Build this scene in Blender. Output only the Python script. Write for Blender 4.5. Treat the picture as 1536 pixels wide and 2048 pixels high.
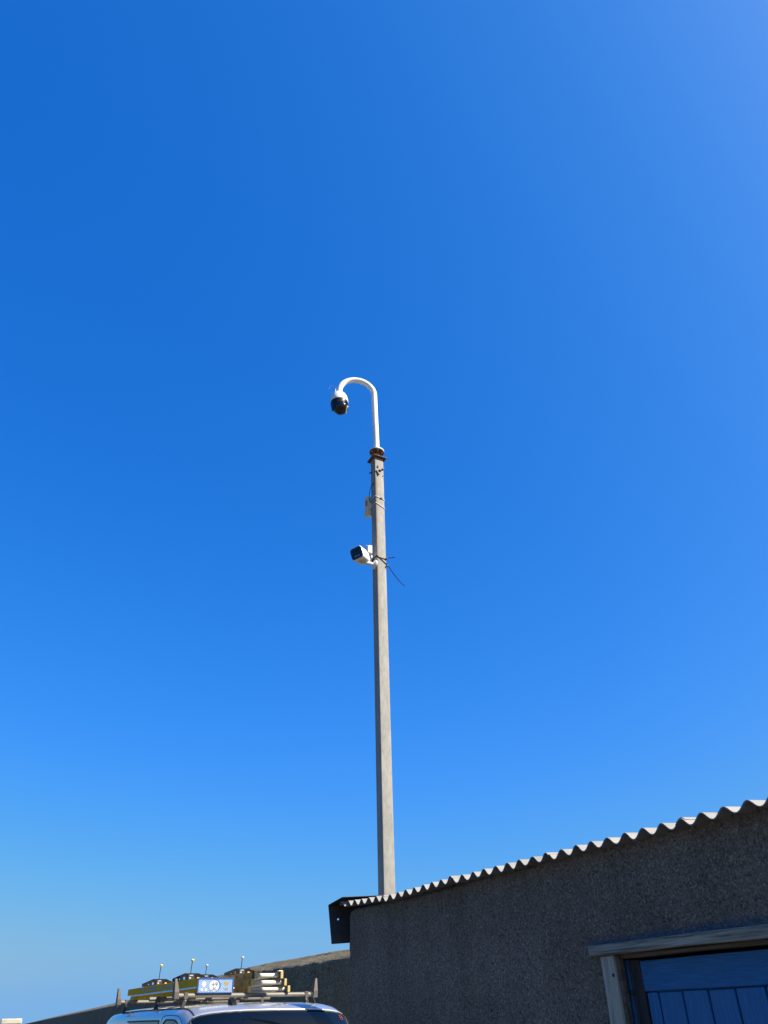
import bpy, bmesh, math, random
import numpy as np
from mathutils import Vector, Matrix, noise

for o in list(bpy.data.objects):
    bpy.data.objects.remove(o, do_unlink=True)
SC = bpy.context.scene
COL = SC.collection
rad = math.radians
random.seed(7)

# ------------------------------------------------------------------ camera
PITCH, ROLL = rad(33.362), rad(-1.523)
fwd = Vector((0, math.cos(PITCH), math.sin(PITCH)))
up0 = Vector((0, -math.sin(PITCH), math.cos(PITCH)))
right = Vector((1, 0, 0)) * math.cos(ROLL) + up0 * math.sin(ROLL)
upv = right.cross(fwd)
cd = bpy.data.cameras.new("camera")
cd.sensor_fit = 'VERTICAL'; cd.sensor_height = 36.0; cd.sensor_width = 27.0
cd.lens = 27.0
cd.clip_start = 0.05; cd.clip_end = 60000
cam = bpy.data.objects.new("camera", cd); COL.objects.link(cam)
cam.matrix_world = Matrix(((right.x, upv.x, -fwd.x, 0), (right.y, upv.y, -fwd.y, 0),
                           (right.z, upv.z, -fwd.z, 1.75), (0, 0, 0, 1)))
SC.camera = cam

# ------------------------------------------------------------------ light
SUN_AZ, SUN_EL = rad(110), rad(42)
EXPOSURE = 1.3
W = bpy.data.worlds.new("World"); SC.world = W; W.use_nodes = True
nt = W.node_tree; bg = nt.nodes['Background']
sky = nt.nodes.new('ShaderNodeTexSky'); sky.sky_type = 'NISHITA'
sky.sun_disc = False; sky.sun_elevation = SUN_EL; sky.sun_rotation = SUN_AZ
sky.air_density = 0.5; sky.dust_density = 2.0; sky.ozone_density = 8.0
sep = nt.nodes.new('ShaderNodeSeparateColor'); com = nt.nodes.new('ShaderNodeCombineColor')
nt.links.new(sky.outputs[0], sep.inputs[0])
STR = 0.1
# the lowest two degrees of air keep the colour just above them
tcw = nt.nodes.new('ShaderNodeTexCoord'); sxyz = nt.nodes.new('ShaderNodeSeparateXYZ'); cxyz = nt.nodes.new('ShaderNodeCombineXYZ')
nt.links.new(tcw.outputs['Generated'], sxyz.inputs[0])
zlim = nt.nodes.new('ShaderNodeMath'); zlim.operation = 'SMOOTH_MAX'; zlim.inputs[1].default_value = .033; zlim.inputs[2].default_value = .03
nt.links.new(sxyz.outputs[2], zlim.inputs[0])
nt.links.new(sxyz.outputs[0], cxyz.inputs[0]); nt.links.new(sxyz.outputs[1], cxyz.inputs[1]); nt.links.new(zlim.outputs[0], cxyz.inputs[2])
nrm = nt.nodes.new('ShaderNodeVectorMath'); nrm.operation = 'NORMALIZE'
nt.links.new(cxyz.outputs[0], nrm.inputs[0]); nt.links.new(nrm.outputs[0], sky.inputs['Vector'])
K = 1.0 / (STR * 2 ** EXPOSURE)


def mth(op, a, b, c=0.0):
    n = nt.nodes.new('ShaderNodeMath'); n.operation = op
    for i, v in enumerate((a, b, c)):
        if isinstance(v, (int, float)):
            n.inputs[i].default_value = v
        else:
            nt.links.new(v, n.inputs[i])
    return n.outputs[0]


# the camera's tone response to a deep clear sky, one curve for the whole dome
sr = mth('MULTIPLY', mth('POWER', sep.outputs[0], 1.966), 0.123 * K)
sg = mth('SMOOTH_MIN', mth('MULTIPLY', mth('POWER', sep.outputs[1], 0.84), 0.2525 * K), 0.50 * K, 0.18 * K)
sr = mth('MINIMUM', sr, mth('MULTIPLY', sg, 0.8))
cap = mth('MAXIMUM', mth('ADD', mth('MULTIPLY', sr, -1.2), 1.025 * K), 0.72 * K)
sb = mth('SMOOTH_MIN', mth('MULTIPLY', mth('POWER', sep.outputs[2], 0.522), 0.552 * K), cap, 0.14 * K)
nt.links.new(sr, com.inputs[0]); nt.links.new(sg, com.inputs[1]); nt.links.new(sb, com.inputs[2])
nt.links.new(com.outputs[0], bg.inputs[0]); bg.inputs[1].default_value = STR

sd = Vector((math.sin(SUN_AZ) * math.cos(SUN_EL), math.cos(SUN_AZ) * math.cos(SUN_EL), math.sin(SUN_EL)))
sl = bpy.data.lights.new("sun", 'SUN'); sl.energy = 5.0; sl.angle = rad(0.53); sl.color = (1, 0.95, 0.87)
so = bpy.data.objects.new("sun", sl); COL.objects.link(so)
so.rotation_euler = sd.to_track_quat('Z', 'Y').to_euler(); so.location = (20, -10, 30)

vs = SC.view_settings
vs.view_transform = 'Standard'; vs.look = 'None'; vs.gamma = 1; vs.use_curve_mapping = False
vs.exposure = EXPOSURE
SC.render.engine = 'CYCLES'
SC.cycles.max_bounces = 6

# ------------------------------------------------------------------ materials
MATS = {}


def mat(name, col, rough=0.6, metal=0.0, col2=None, ns=6.0, lo=0.4, hi=0.65, stretch=(1, 1, 1),
        bump=0.0, bs=60.0, bd=0.01, coat=0.0, spec=0.5, ior=None, col3=None, ns3=2.0, lo3=.5, hi3=.7, trans=0.0):
    if name in MATS:
        return MATS[name]
    m = bpy.data.materials.new(name); m.use_nodes = True
    t = m.node_tree; p = t.nodes['Principled BSDF']
    p.inputs['Base Color'].default_value = (*col, 1)
    p.inputs['Roughness'].default_value = rough
    p.inputs['Metallic'].default_value = metal
    p.inputs['Specular IOR Level'].default_value = spec
    p.inputs['Coat Weight'].default_value = coat
    p.inputs['Coat Roughness'].default_value = 0.04
    p.inputs['Transmission Weight'].default_value = trans
    tc = t.nodes.new('ShaderNodeTexCoord'); mp = t.nodes.new('ShaderNodeMapping')
    mp.inputs['Scale'].default_value = stretch
    t.links.new(tc.outputs['Object'], mp.inputs[0])

    def noise_mask(scale, lo, hi):
        n = t.nodes.new('ShaderNodeTexNoise'); n.inputs['Scale'].default_value = scale
        n.inputs['Detail'].default_value = 6; n.inputs['Roughness'].default_value = .62
        t.links.new(mp.outputs[0], n.inputs['Vector'])
        r = t.nodes.new('ShaderNodeMapRange'); r.inputs[1].default_value = lo; r.inputs[2].default_value = hi
        t.links.new(n.outputs[0], r.inputs[0])
        return r.outputs[0]

    last = None
    for c, s, a, b in ((col2, ns, lo, hi), (col3, ns3, lo3, hi3)):
        if c is None:
            continue
        mx = t.nodes.new('ShaderNodeMix'); mx.data_type = 'RGBA'
        t.links.new(noise_mask(s, a, b), mx.inputs[0])
        if last is None:
            mx.inputs[6].default_value = (*col, 1)
        else:
            t.links.new(last, mx.inputs[6])
        mx.inputs[7].default_value = (*c, 1); last = mx.outputs[2]
    if last is not None:
        t.links.new(last, p.inputs['Base Color'])
    if bump:
        n = t.nodes.new('ShaderNodeTexNoise'); n.inputs['Scale'].default_value = bs
        n.inputs['Detail'].default_value = 4
        t.links.new(mp.outputs[0], n.inputs['Vector'])
        b = t.nodes.new('ShaderNodeBump'); b.inputs['Strength'].default_value = bump
        b.inputs['Distance'].default_value = bd
        t.links.new(n.outputs[0], b.inputs['Height']); t.links.new(b.outputs[0], p.inputs['Normal'])
    MATS[name] = m
    return m


def roughcast(name, tones, pebble, blue_smear=False):
    """harled render: pebbles of several tones thrown into mortar"""
    m = bpy.data.materials.new(name); m.use_nodes = True
    t = m.node_tree; p = t.nodes['Principled BSDF']
    p.inputs['Roughness'].default_value = 0.92; p.inputs['Specular IOR Level'].default_value = 0.2
    tc = t.nodes.new('ShaderNodeTexCoord')
    wn = t.nodes.new('ShaderNodeTexNoise'); wn.inputs['Scale'].default_value = pebble * .8
    wn.inputs['Detail'].default_value = 3
    t.links.new(tc.outputs['Object'], wn.inputs['Vector'])
    vm = t.nodes.new('ShaderNodeMixRGB'); vm.blend_type = 'ADD'; vm.inputs[0].default_value = 0.02
    t.links.new(tc.outputs['Object'], vm.inputs[1]); t.links.new(wn.outputs['Color'], vm.inputs[2])
    vo = t.nodes.new('ShaderNodeTexVoronoi'); vo.inputs['Scale'].default_value = pebble
    t.links.new(vm.outputs[0], vo.inputs['Vector'])
    s = t.nodes.new('ShaderNodeSeparateColor'); t.links.new(vo.outputs['Color'], s.inputs[0])
    cr = t.nodes.new('ShaderNodeValToRGB'); t.links.new(s.outputs[0], cr.inputs[0])
    e = cr.color_ramp.elements
    while len(e) < len(tones):
        e.new(0.5)
    for i, c in enumerate(tones):
        e[i].position = i / (len(tones) - 1); e[i].color = (*c, 1)
    # large damp / lichen stains
    n2 = t.nodes.new('ShaderNodeTexNoise'); n2.inputs['Scale'].default_value = 1.3; n2.inputs['Detail'].default_value = 7
    t.links.new(tc.outputs['Object'], n2.inputs['Vector'])
    r2 = t.nodes.new('ShaderNodeMapRange'); r2.inputs[1].default_value = .32; r2.inputs[2].default_value = .68
    r2.inputs[3].default_value = .78; r2.inputs[4].default_value = 1.14
    t.links.new(n2.outputs[0], r2.inputs[0])
    mp3 = t.nodes.new('ShaderNodeMapping'); mp3.inputs['Scale'].default_value = (5, 5, .5); t.links.new(tc.outputs['Object'], mp3.inputs[0])
    n4 = t.nodes.new('ShaderNodeTexNoise'); n4.inputs['Scale'].default_value = 1.4; n4.inputs['Detail'].default_value = 8; n4.inputs['Roughness'].default_value = .7
    t.links.new(mp3.outputs[0], n4.inputs['Vector'])
    r4 = t.nodes.new('ShaderNodeMapRange'); r4.inputs[1].default_value = .36; r4.inputs[2].default_value = .64
    r4.inputs[3].default_value = .90; r4.inputs[4].default_value = 1.06
    t.links.new(n4.outputs[0], r4.inputs[0])
    m4 = t.nodes.new('ShaderNodeMath'); m4.operation = 'MULTIPLY'
    t.links.new(r2.outputs[0], m4.inputs[0]); t.links.new(r4.outputs[0], m4.inputs[1])
    mu = t.nodes.new('ShaderNodeMixRGB'); mu.blend_type = 'MULTIPLY'; mu.inputs[0].default_value = 1
    t.links.new(cr.outputs[0], mu.inputs[1]); t.links.new(m4.outputs[0], mu.inputs[2])
    colout = mu.outputs[0]
    if blue_smear:   # door paint brushed past the timber onto the render
        sx = t.nodes.new('ShaderNodeSeparateXYZ'); t.links.new(tc.outputs['Object'], sx.inputs[0])
        n3 = t.nodes.new('ShaderNodeTexNoise'); n3.inputs['Scale'].default_value = 14; n3.inputs['Detail'].default_value = 5
        t.links.new(tc.outputs['Object'], n3.inputs['Vector'])

        def mm(op, a, b):
            q = t.nodes.new('ShaderNodeMath'); q.operation = op
            for i, v in enumerate((a, b)):
                if isinstance(v, (int, float)):
                    q.inputs[i].default_value = v
                else:
                    t.links.new(v, q.inputs[i])
            return q.outputs[0]
        edge = mm('ADD', sx.outputs[2], mm('MULTIPLY', n3.outputs[0], -0.11))
        band = t.nodes.new('ShaderNodeMapRange'); band.inputs[1].default_value = 2.062; band.inputs[2].default_value = 2.03
        t.links.new(edge, band.inputs[0])
        lim = t.nodes.new('ShaderNodeMapRange'); lim.inputs[1].default_value = .02; lim.inputs[2].default_value = -.06
        t.links.new(sx.outputs[0], lim.inputs[0])
        lowz = mm('GREATER_THAN', sx.outputs[2], 2.035)
        fac = mm('MULTIPLY', mm('MULTIPLY', band.outputs[0], lim.outputs[0]), mm('MULTIPLY', lowz, .45))
        bm_ = t.nodes.new('ShaderNodeMixRGB'); t.links.new(fac, bm_.inputs[0])
        t.links.new(colout, bm_.inputs[1]); bm_.inputs[2].default_value = (.05, .085, .17, 1)
        colout = bm_.outputs[0]
    t.links.new(colout, p.inputs['Base Color'])
    b = t.nodes.new('ShaderNodeBump'); b.inputs['Strength'].default_value = 1.0; b.inputs['Distance'].default_value = .012
    iv = t.nodes.new('ShaderNodeMath'); iv.operation = 'SUBTRACT'; iv.inputs[0].default_value = 1
    t.links.new(vo.outputs['Distance'], iv.inputs[1])
    t.links.new(iv.outputs[0], b.inputs['Height']); t.links.new(b.outputs[0], p.inputs['Normal'])
    return m


def wood(name, c1, c2, c3, axis, rough=.8, lo3=.5):
    st = [40, 40, 40]; st[axis] = 1.6
    return mat(name, c1, rough, 0, c2, 4.0, .40, .56, tuple(st), 1.0, 4.0, .006, col3=c3, ns3=1.0, lo3=lo3, hi3=lo3 + .1)


def galv(name, rust_top, rust_edge):
    """weathered galvanised steel, rust runs near the top and down the near arris"""
    m = mat(name, (.245, .233, .20), .7, .0, (.205, .195, .168), 30, .42, .6, (1, 1, .4), .12, 70, .004,
            col3=(.28, .267, .23), ns3=9, lo3=.5, hi3=.7, spec=.25)
    t = m.node_tree; p = t.nodes['Principled BSDF']
    src = p.inputs['Base Color'].links[0].from_socket
    tc = t.nodes.new('ShaderNodeTexCoord'); sx = t.nodes.new('ShaderNodeSeparateXYZ')
    t.links.new(tc.outputs['Object'], sx.inputs[0])
    n = t.nodes.new('ShaderNodeTexNoise'); n.inputs['Scale'].default_value = 9; n.inputs['Detail'].default_value = 6
    mp = t.nodes.new('ShaderNodeMapping'); mp.inputs['Scale'].default_value = (2.2, 2.2, .16)
    t.links.new(tc.outputs['Object'], mp.inputs[0]); t.links.new(mp.outputs[0], n.inputs['Vector'])

    def mm(op, a, b):
        q = t.nodes.new('ShaderNodeMath'); q.operation = op; q.use_clamp = op in ('MULTIPLY',)
        for i, v in enumerate((a, b)):
            if isinstance(v, (int, float)):
                q.inputs[i].default_value = v
            else:
                t.links.new(v, q.inputs[i])
        return q.outputs[0]

    def rng(s, a, b):
        q = t.nodes.new('ShaderNodeMapRange'); q.inputs[1].default_value = a; q.inputs[2].default_value = b
        t.links.new(s, q.inputs[0]); return q.outputs[0]
    d = mm('ADD', mm('ABSOLUTE', mm('ADD', sx.outputs[0], .076), 0), mm('ABSOLUTE', mm('ADD', sx.outputs[1], .076), 0))
    e1 = rng(mm('ADD', d, mm('MULTIPLY', n.outputs[0], .05)), .052, .03)
    zz = mm('MULTIPLY', rng(sx.outputs[2], rust_edge[0], rust_edge[0] + .8), rng(sx.outputs[2], rust_edge[1] + .1, rust_edge[1]))
    f1 = mm('MULTIPLY', mm('MULTIPLY', e1, zz), .7)
    f2 = mm('MULTIPLY', rng(mm('ADD', sx.outputs[2], mm('MULTIPLY', n.outputs[0], .5)), rust_top, rust_top + .3), .15)
    f3 = mm('MULTIPLY', rng(n.outputs[0], .60, .75), .35)
    f = mm('MAXIMUM', f1, mm('MAXIMUM', f2, f3))
    mx = t.nodes.new('ShaderNodeMix'); mx.data_type = 'RGBA'; t.links.new(f, mx.inputs[0])
    t.links.new(src, mx.inputs[6]); mx.inputs[7].default_value = (.15, .07, .024, 1)
    t.links.new(mx.outputs[2], p.inputs['Base Color'])
    return m


M_CAST = roughcast("roughcast_brown", [(.105, .074, .05), (.235, .169, .115), (.31, .226, .156), (.175, .126, .085), (.47, .352, .248)], 120, True)
M_HARL = roughcast("roughcast_harbour", [(.065, .052, .03), (.125, .102, .062), (.19, .158, .10), (.10, .082, .05), (.29, .245, .16)], 52)
M_SHEET = mat("fibre_cement", (.225, .212, .187), .85, 0, (.165, .155, .135), 5, .45, .7, (1, .5, 1), .25, 90, .003, col3=(.12, .115, .09), ns3=14, lo3=.62, hi3=.75)
M_FLASH = mat("dark_flashing", (.055, .05, .047), .6, .0, (.10, .06, .04), 7, .5, .7, bump=.1, bs=30)
M_CONC = mat("quay_tarmac", (.075, .072, .066), .92, 0, (.055, .052, .048), 1.2, .4, .65, bump=.3, bs=40, bd=.01)
M_LINTEL = wood("weathered_timber", (.29, .232, .158), (.10, .082, .054), (.38, .31, .225), 0)
M_JAMB = wood("weathered_timber_upright", (.38, .315, .225), (.23, .19, .135), (.44, .37, .27), 2)
M_PACK = wood("brown_timber", (.11, .075, .045), (.06, .042, .028), (.14, .10, .06), 0)
M_BLUEH = wood("blue_paint_rail", (.010, .125, .28), (.007, .095, .22), (.07, .20, .33), 0, .6, .62)
M_BLUEV = wood("blue_paint_plank", (.010, .132, .30), (.007, .10, .235), (.06, .19, .33), 2, .6, .64)
M_CHAR = wood("blackened_timber", (.035, .028, .024), (.012, .011, .012), (.10, .075, .05), 2)
M_DARK = mat("painted_interior_shade", (.003, .003, .003), .9, spec=.1)  # near-black painted in for the shade inside the shed and holes
M_GALV = galv("galvanised_steel", 9.25, (6.0, 8.9))
M_RUST = mat("rusty_steel", (.07, .033, .018), .9, 0, (.24, .11, .042), 28, .4, .65, bump=.4, bs=90, bd=.004, col3=(.06, .035, .025), ns3=12)
M_WHITE = mat("white_paint", (.72, .70, .65), .4, 0, (.66, .635, .57), 4, .4, .7)
M_OFFW = mat("off_white_plastic", (.58, .45, .27), .5, 0, (.50, .39, .24), 9, .4, .7)
M_BLKG = mat("gloss_black_plastic", (.004, .004, .005), .12, 0, spec=.5)
M_BLK = mat("matt_black_plastic", (.006, .006, .007), .4, 0, spec=.3)
M_CABLE = mat("black_cable", (.004, .004, .004), .5, 0, spec=.2)
M_TIEW = mat("natural_cable_tie", (.62, .60, .54), .5)
M_WIRE = mat("bare_wire", (.5, .5, .5), .35, .8)
M_VAN = mat("silver_paint", (.36, .37, .385), .34, .55, (.34, .35, .365), 3, .3, .7, coat=1.0)
M_BEAD = mat("highlight_silver", (.62, .63, .65), .25, .6, coat=.5)  # brighter silver for the added highlight bead
M_GLASS = mat("dark_glass", (.0015, .003, .006), .03, 0, spec=.45)
M_SEAL = mat("rubber_seal", (.015, .013, .013), .6)
M_TYRE = mat("tyre_rubber", (.02, .02, .02), .85)
M_RIM = mat("wheel_silver", (.4, .4, .42), .35, .8)
M_LAMP = mat("lamp_lens", (.55, .58, .6), .08, .2)
M_RED = mat("red_lens", (.35, .02, .02), .15)
M_BAR = mat("rack_steel", (.135, .12, .094), .55, .1, (.09, .06, .036), 9, .55, .72, (1, .6, 1), col3=(.17, .155, .125), ns3=5)
M_BARD = mat("dark_steel", (.022, .02, .018), .6, .1, (.05, .028, .016), 20, .5, .7)
M_STOP = mat("taupe_steel", (.075, .06, .046), .6, .1, (.05, .038, .03), 12, .4, .65)
M_FIBRE = mat("yellow_fibreglass", (.66, .345, .006), .8, 0, (.52, .29, .01), 8, .4, .65, (.3, 1, 1), spec=.1)
M_FIBRE2 = mat("faded_fibreglass", (.36, .24, .06), .8, 0, (.26, .18, .06), 8, .4, .65, (.3, 1, 1), spec=.1)
M_CREAM = mat("cream_end_cap", (.36, .27, .09), .55)
M_ALU = mat("rung_aluminium", (.46, .43, .36), .45, .15, (.34, .29, .22), 12, .5, .75, (1, .4, 1))
M_BPLATE = mat("blue_plate_frame", (.022, .075, .24), .4)
M_STICK = mat("grey_sticker", (.16, .155, .15), .5)
M_LABEL = mat("white_label", (.42, .42, .41), .5)
M_REFL = mat("white_reflective_strip", (.92, .86, .72), .5)
M_ORANGE = mat("orange_plastic", (.75, .27, .02), .45)
M_YELLOW = mat("yellow_cap", (.80, .52, .02), .45)
M_REDINK = mat("red_print", (.28, .04, .03), .5)
M_NAVY = mat("navy_print", (.03, .07, .2), .5)
M_STONE = mat("pale_concrete", (.40, .36, .28), .9, 0, (.28, .25, .19), 7, .45, .65, (1, 1, 3), .4, 50, .006)
M_SEA = mat("sea_water", (.012, .035, .05), .12, 0, bump=.35, bs=.6, bd=.3)


def bplate_panel():
    m = bpy.data.materials.new("blue_patterned_panel"); m.use_nodes = True
    t = m.node_tree; p = t.nodes['Principled BSDF']; p.inputs['Roughness'].default_value = .45
    tc = t.nodes.new('ShaderNodeTexCoord'); v = t.nodes.new('ShaderNodeTexVoronoi')
    v.feature = 'DISTANCE_TO_EDGE'; v.inputs['Scale'].default_value = 62; v.inputs['Randomness'].default_value = .35
    mp = t.nodes.new('ShaderNodeMapping'); mp.inputs['Scale'].default_value = (0.001, 1, 1); mp.inputs['Rotation'].default_value = (.5, 0, 0)
    t.links.new(tc.outputs['Object'], mp.inputs[0]); t.links.new(mp.outputs[0], v.inputs['Vector'])
    r = t.nodes.new('ShaderNodeMapRange'); r.inputs[1].default_value = .12; r.inputs[2].default_value = .22
    t.links.new(v.outputs['Distance'], r.inputs[0])
    mx = t.nodes.new('ShaderNodeMix'); mx.data_type = 'RGBA'; t.links.new(r.outputs[0], mx.inputs[0])
    mx.inputs[6].default_value = (.06, .15, .32, 1); mx.inputs[7].default_value = (.32, .36, .39, 1)
    t.links.new(mx.outputs[2], p.inputs['Base Color'])
    return m


M_PANEL = bplate_panel()


# ------------------------------------------------------------------ mesh helpers
class MB:
    def __init__(s):
        s.v = []; s.f = []

    def add(s, vs, fs):
        o = len(s.v); s.v += [tuple(v) for v in vs]; s.f += [tuple(i + o for i in f) for f in fs]
        return s

    def box(s, x0, x1, y0, y1, z0, z1):
        return s.add([(x, y, z) for x in (x0, x1) for y in (y0, y1) for z in (z0, z1)],
                     [(0, 1, 3, 2), (4, 6, 7, 5), (0, 4, 5, 1), (2, 3, 7, 6), (0, 2, 6, 4), (1, 5, 7, 3)])

    def tube(s, pts, r, n=10, closed=False):
        pts = [Vector(p) for p in pts]; k = len(pts)
        rs = r if isinstance(r, (list, tuple)) else [r] * k
        tang = []
        for i in range(k):
            a = pts[(i - 1) % k] if (i > 0 or closed) else pts[i]
            b = pts[(i + 1) % k] if (i < k - 1 or closed) else pts[i]
            tang.append((b - a).normalized())
        nv = Vector((0, 0, 1)) if abs(tang[0].z) < .9 else Vector((1, 0, 0))
        vs = []
        for i in range(k):
            nv = (nv - tang[i] * nv.dot(tang[i])).normalized(); b = tang[i].cross(nv)
            vs += [pts[i] + (nv * math.cos(2 * math.pi * j / n) + b * math.sin(2 * math.pi * j / n)) * rs[i] for j in range(n)]
        fs = []
        for i in range(k if closed else k - 1):
            i2 = (i + 1) % k
            for j in range(n):
                fs.append((i * n + j, i * n + (j + 1) % n, i2 * n + (j + 1) % n, i2 * n + j))
        if not closed:
            fs += [tuple(range(n))[::-1], tuple((k - 1) * n + j for j in range(n))]
        return s.add(vs, fs)

    def lathe(s, prof, n=24, mtx=None):
        mtx = mtx or Matrix()
        vs = []
        for r, z in prof:
            vs += [mtx @ Vector((max(r, 1e-4) * math.cos(2 * math.pi * j / n), max(r, 1e-4) * math.sin(2 * math.pi * j / n), z)) for j in range(n)]
        fs = []
        for i in range(len(prof) - 1):
            for j in range(n):
                fs.append((i * n + j, i * n + (j + 1) % n, (i + 1) * n + (j + 1) % n, (i + 1) * n + j))
        fs += [tuple(range(n))[::-1], tuple((len(prof) - 1) * n + j for j in range(n))]
        return s.add(vs, fs)

    def prism(s, poly, d0, d1, axis='y'):
        n = len(poly)

        def P(a, b, d):
            return {'y': (a, d, b), 'x': (d, a, b), 'z': (a, b, d)}[axis]
        vs = [P(a, b, d0) for a, b in poly] + [P(a, b, d1) for a, b in poly]
        fs = [tuple(range(n))[::-1], tuple(range(n, 2 * n))] + [(i, (i + 1) % n, n + (i + 1) % n, n + i) for i in range(n)]
        return s.add(vs, fs)

    def xf(s, mtx, start=0):
        s.v[start:] = [tuple(mtx @ Vector(v)) for v in s.v[start:]]
        return s

    def build(s, name, m, parent=None, smooth=35, bevel=0, seg=2):
        me = bpy.data.meshes.new(name); me.from_pydata(s.v, [], s.f)
        bm = bmesh.new(); bm.from_mesh(me)
        bmesh.ops.recalc_face_normals(bm, faces=bm.faces[:])
        bm.to_mesh(me); bm.free()
        me.materials.append(m)
        if smooth:
            for p in me.polygons:
                p.use_smooth = True
            me.set_sharp_from_angle(angle=rad(smooth))
        o = bpy.data.objects.new(name, me); COL.objects.link(o)
        if parent:
            o.parent = parent
        if bevel:
            b = o.modifiers.new("bevel", 'BEVEL'); b.width = bevel; b.segments = seg; b.limit_method = 'ANGLE'
            b.angle_limit = rad(40)
        return o


def inst(src, name, parent, loc=(0, 0, 0), rot=None, scale=None):
    o = src.copy(); o.name = name; COL.objects.link(o); o.parent = parent; o.location = loc
    if rot:
        o.rotation_euler = rot
    if scale:
        o.scale = scale
    return o


def tag(o, label=None, cat=None, group=None, kind=None):
    for k, v in (("label", label), ("category", cat), ("group", group), ("kind", kind)):
        if v:
            o[k] = v
    return o


def thing(name, loc, rz, label, cat, group=None):
    o = bpy.data.objects.new(name, None); o.empty_display_size = .2; COL.objects.link(o)
    o.location = loc; o.rotation_euler = (0, 0, rz)
    return tag(o, label, cat, group)


def nz(p, f):
    return noise.noise(Vector(p) * f)


# ------------------------------------------------------------------ setting
def terrain_sheet(name, m, z, R, hole=None):
    mb = MB()
    mb.add([(-R, -R, z), (R, -R, z), (R, R, z), (-R, R, z)], [(0, 1, 2, 3)])
    return tag(mb.build(name, m, smooth=0), kind="structure")


terrain_sheet("sea", M_SEA, -4.0, 40000)
mb = MB()   # quay: a slab of concrete with its edge towards the sea
mb.box(-60, 60, -60, 300, -5, 0)
tag(mb.build("ground", M_CONC, smooth=0), kind="structure")

# ---- harbour wall
def harbour_wall():
    key = [(11, -5), (8.2, 0), (6.1, 3.6), (4.0, 7.3), (1.6, 11.45), (-.80, 15.54), (-1.89, 17.5), (-2.85, 19.25),
           (-5.64, 25.9), (-14.9, 48.8), (-47.3, 124.6), (-97, 242), (-150, 366)]
    pts = [Vector((a, b, 0)) for a, b in key]
    path = []
    for i in range(len(pts) - 1):
        p0 = pts[max(0, i - 1)]; p1 = pts[i]; p2 = pts[i + 1]; p3 = pts[min(len(pts) - 1, i + 2)]
        L = (p2 - p1).length
        d1 = (p2 - p0).normalized() * L; d2 = (p3 - p1).normalized() * L
        step = .05 if 4 < i < 9 and p1.y < 24 else (.09 if i == 8 else (.2 if i == 9 else (1.0 if i > 9 else .3)))
        n = max(2, int(L / step))
        for k in range(n):
            u = k / n
            h1 = 2 * u ** 3 - 3 * u ** 2 + 1; h2 = u ** 3 - 2 * u ** 2 + u; h3 = -2 * u ** 3 + 3 * u ** 2; h4 = u ** 3 - u ** 2
            path.append(p1 * h1 + d1 * h2 + p2 * h3 + d2 * h4)
    path.append(pts[-1])
    prof = [(.40, 0), (.39, .6), (.38, 1.2), (.375, 1.8), (.37, 2.1), (.367, 2.25), (.365, 2.35), (.362, 2.42), (.36, 2.47), (.357, 2.53), (.352, 2.57),
            (.338, 2.60), (.31, 2.622), (.278, 2.642), (.24, 2.662), (.20, 2.68), (.16, 2.70), (.12, 2.718), (.08, 2.735), (.04, 2.757), (.0, 2.775), (-.05, 2.79),
            (-.11, 2.795), (-.18, 2.77), (-.26, 2.7), (-.32, 2.6), (-.36, 2.4), (-.38, 1.5), (-.40, 0)]
    vs = []; fs = []
    for i, p in enumerate(path):
        t = (path[min(i + 1, len(path) - 1)] - path[max(i - 1, 0)]).normalized()
        nrm = Vector((-t.y, t.x, 0))     # towards the yard
        far = min(1.0, 20 / max(20.0, p.length))
        for j, (u, z) in enumerate(prof):
            q = p + nrm * u + Vector((0, 0, z))
            a = (.02 * nz(q, 1.1) + .018 * nz(q, 4.5) + .016 * nz(q, 17) + (.03 * nz(q, 6.5) if 2.4 < z < 2.7 else 0)) * (1 if z > .1 else 0)
            o = nrm * (a * (1 if u > 0 else -1)) + Vector((0, 0, (.012 * nz(q, .7) + .011 * nz(q, 13)) * (1 if z > 2.3 else 0)))
            vs.append(q + o)
    m = len(prof)
    for i in range(len(path) - 1):
        for j in range(m - 1):
            fs.append((i * m + j, i * m + j + 1, (i + 1) * m + j + 1, (i + 1) * m + j))
    o = MB().add(vs, fs).build("harbour_wall", M_HARL, smooth=80)
    tag(o, "long roughcast harbour wall with rounded sunlit top behind the van", "wall")


harbour_wall()

# ---- pale concrete pillar at the left edge
r = thing("gate_pillar", (-5.985, 14.2, 0), rad(24), "pale weathered concrete pillar at the far left edge, flat topped", "pillar")
MB().box(-.13, .13, -.13, .13, 0, 1.79).build("shaft", M_STONE, r, 0, .012)
MB().box(-.15, .15, -.15, .15, 1.792, 1.868).build("cap", M_STONE, r, 0, .015)


# ------------------------------------------------------------------ shed
SH = thing("shed", (1.099, 5.073, 0), rad(117.2), "low dark roughcast shed with wavy corrugated roof and blue plank door", "shed")
# local axes: x = along the front wall (away from the photographer), y = out of the wall, z = up
DOOR_S0, DOOR_S1, DOOR_Z = -2.18, -.19, 2.02
S_END, S_START, DEPTH = 3.35, -4.2, 1.1


def wall_top(s):
    if s < 2.1:
        return 2.575 + .006 * nz((s, 0, 0), 3)
    if s < 3.15:
        return 2.575 + .022 * (s - 2.1)
    return 2.604 - .022 * ((s - 3.15) / .2) ** 3


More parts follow.
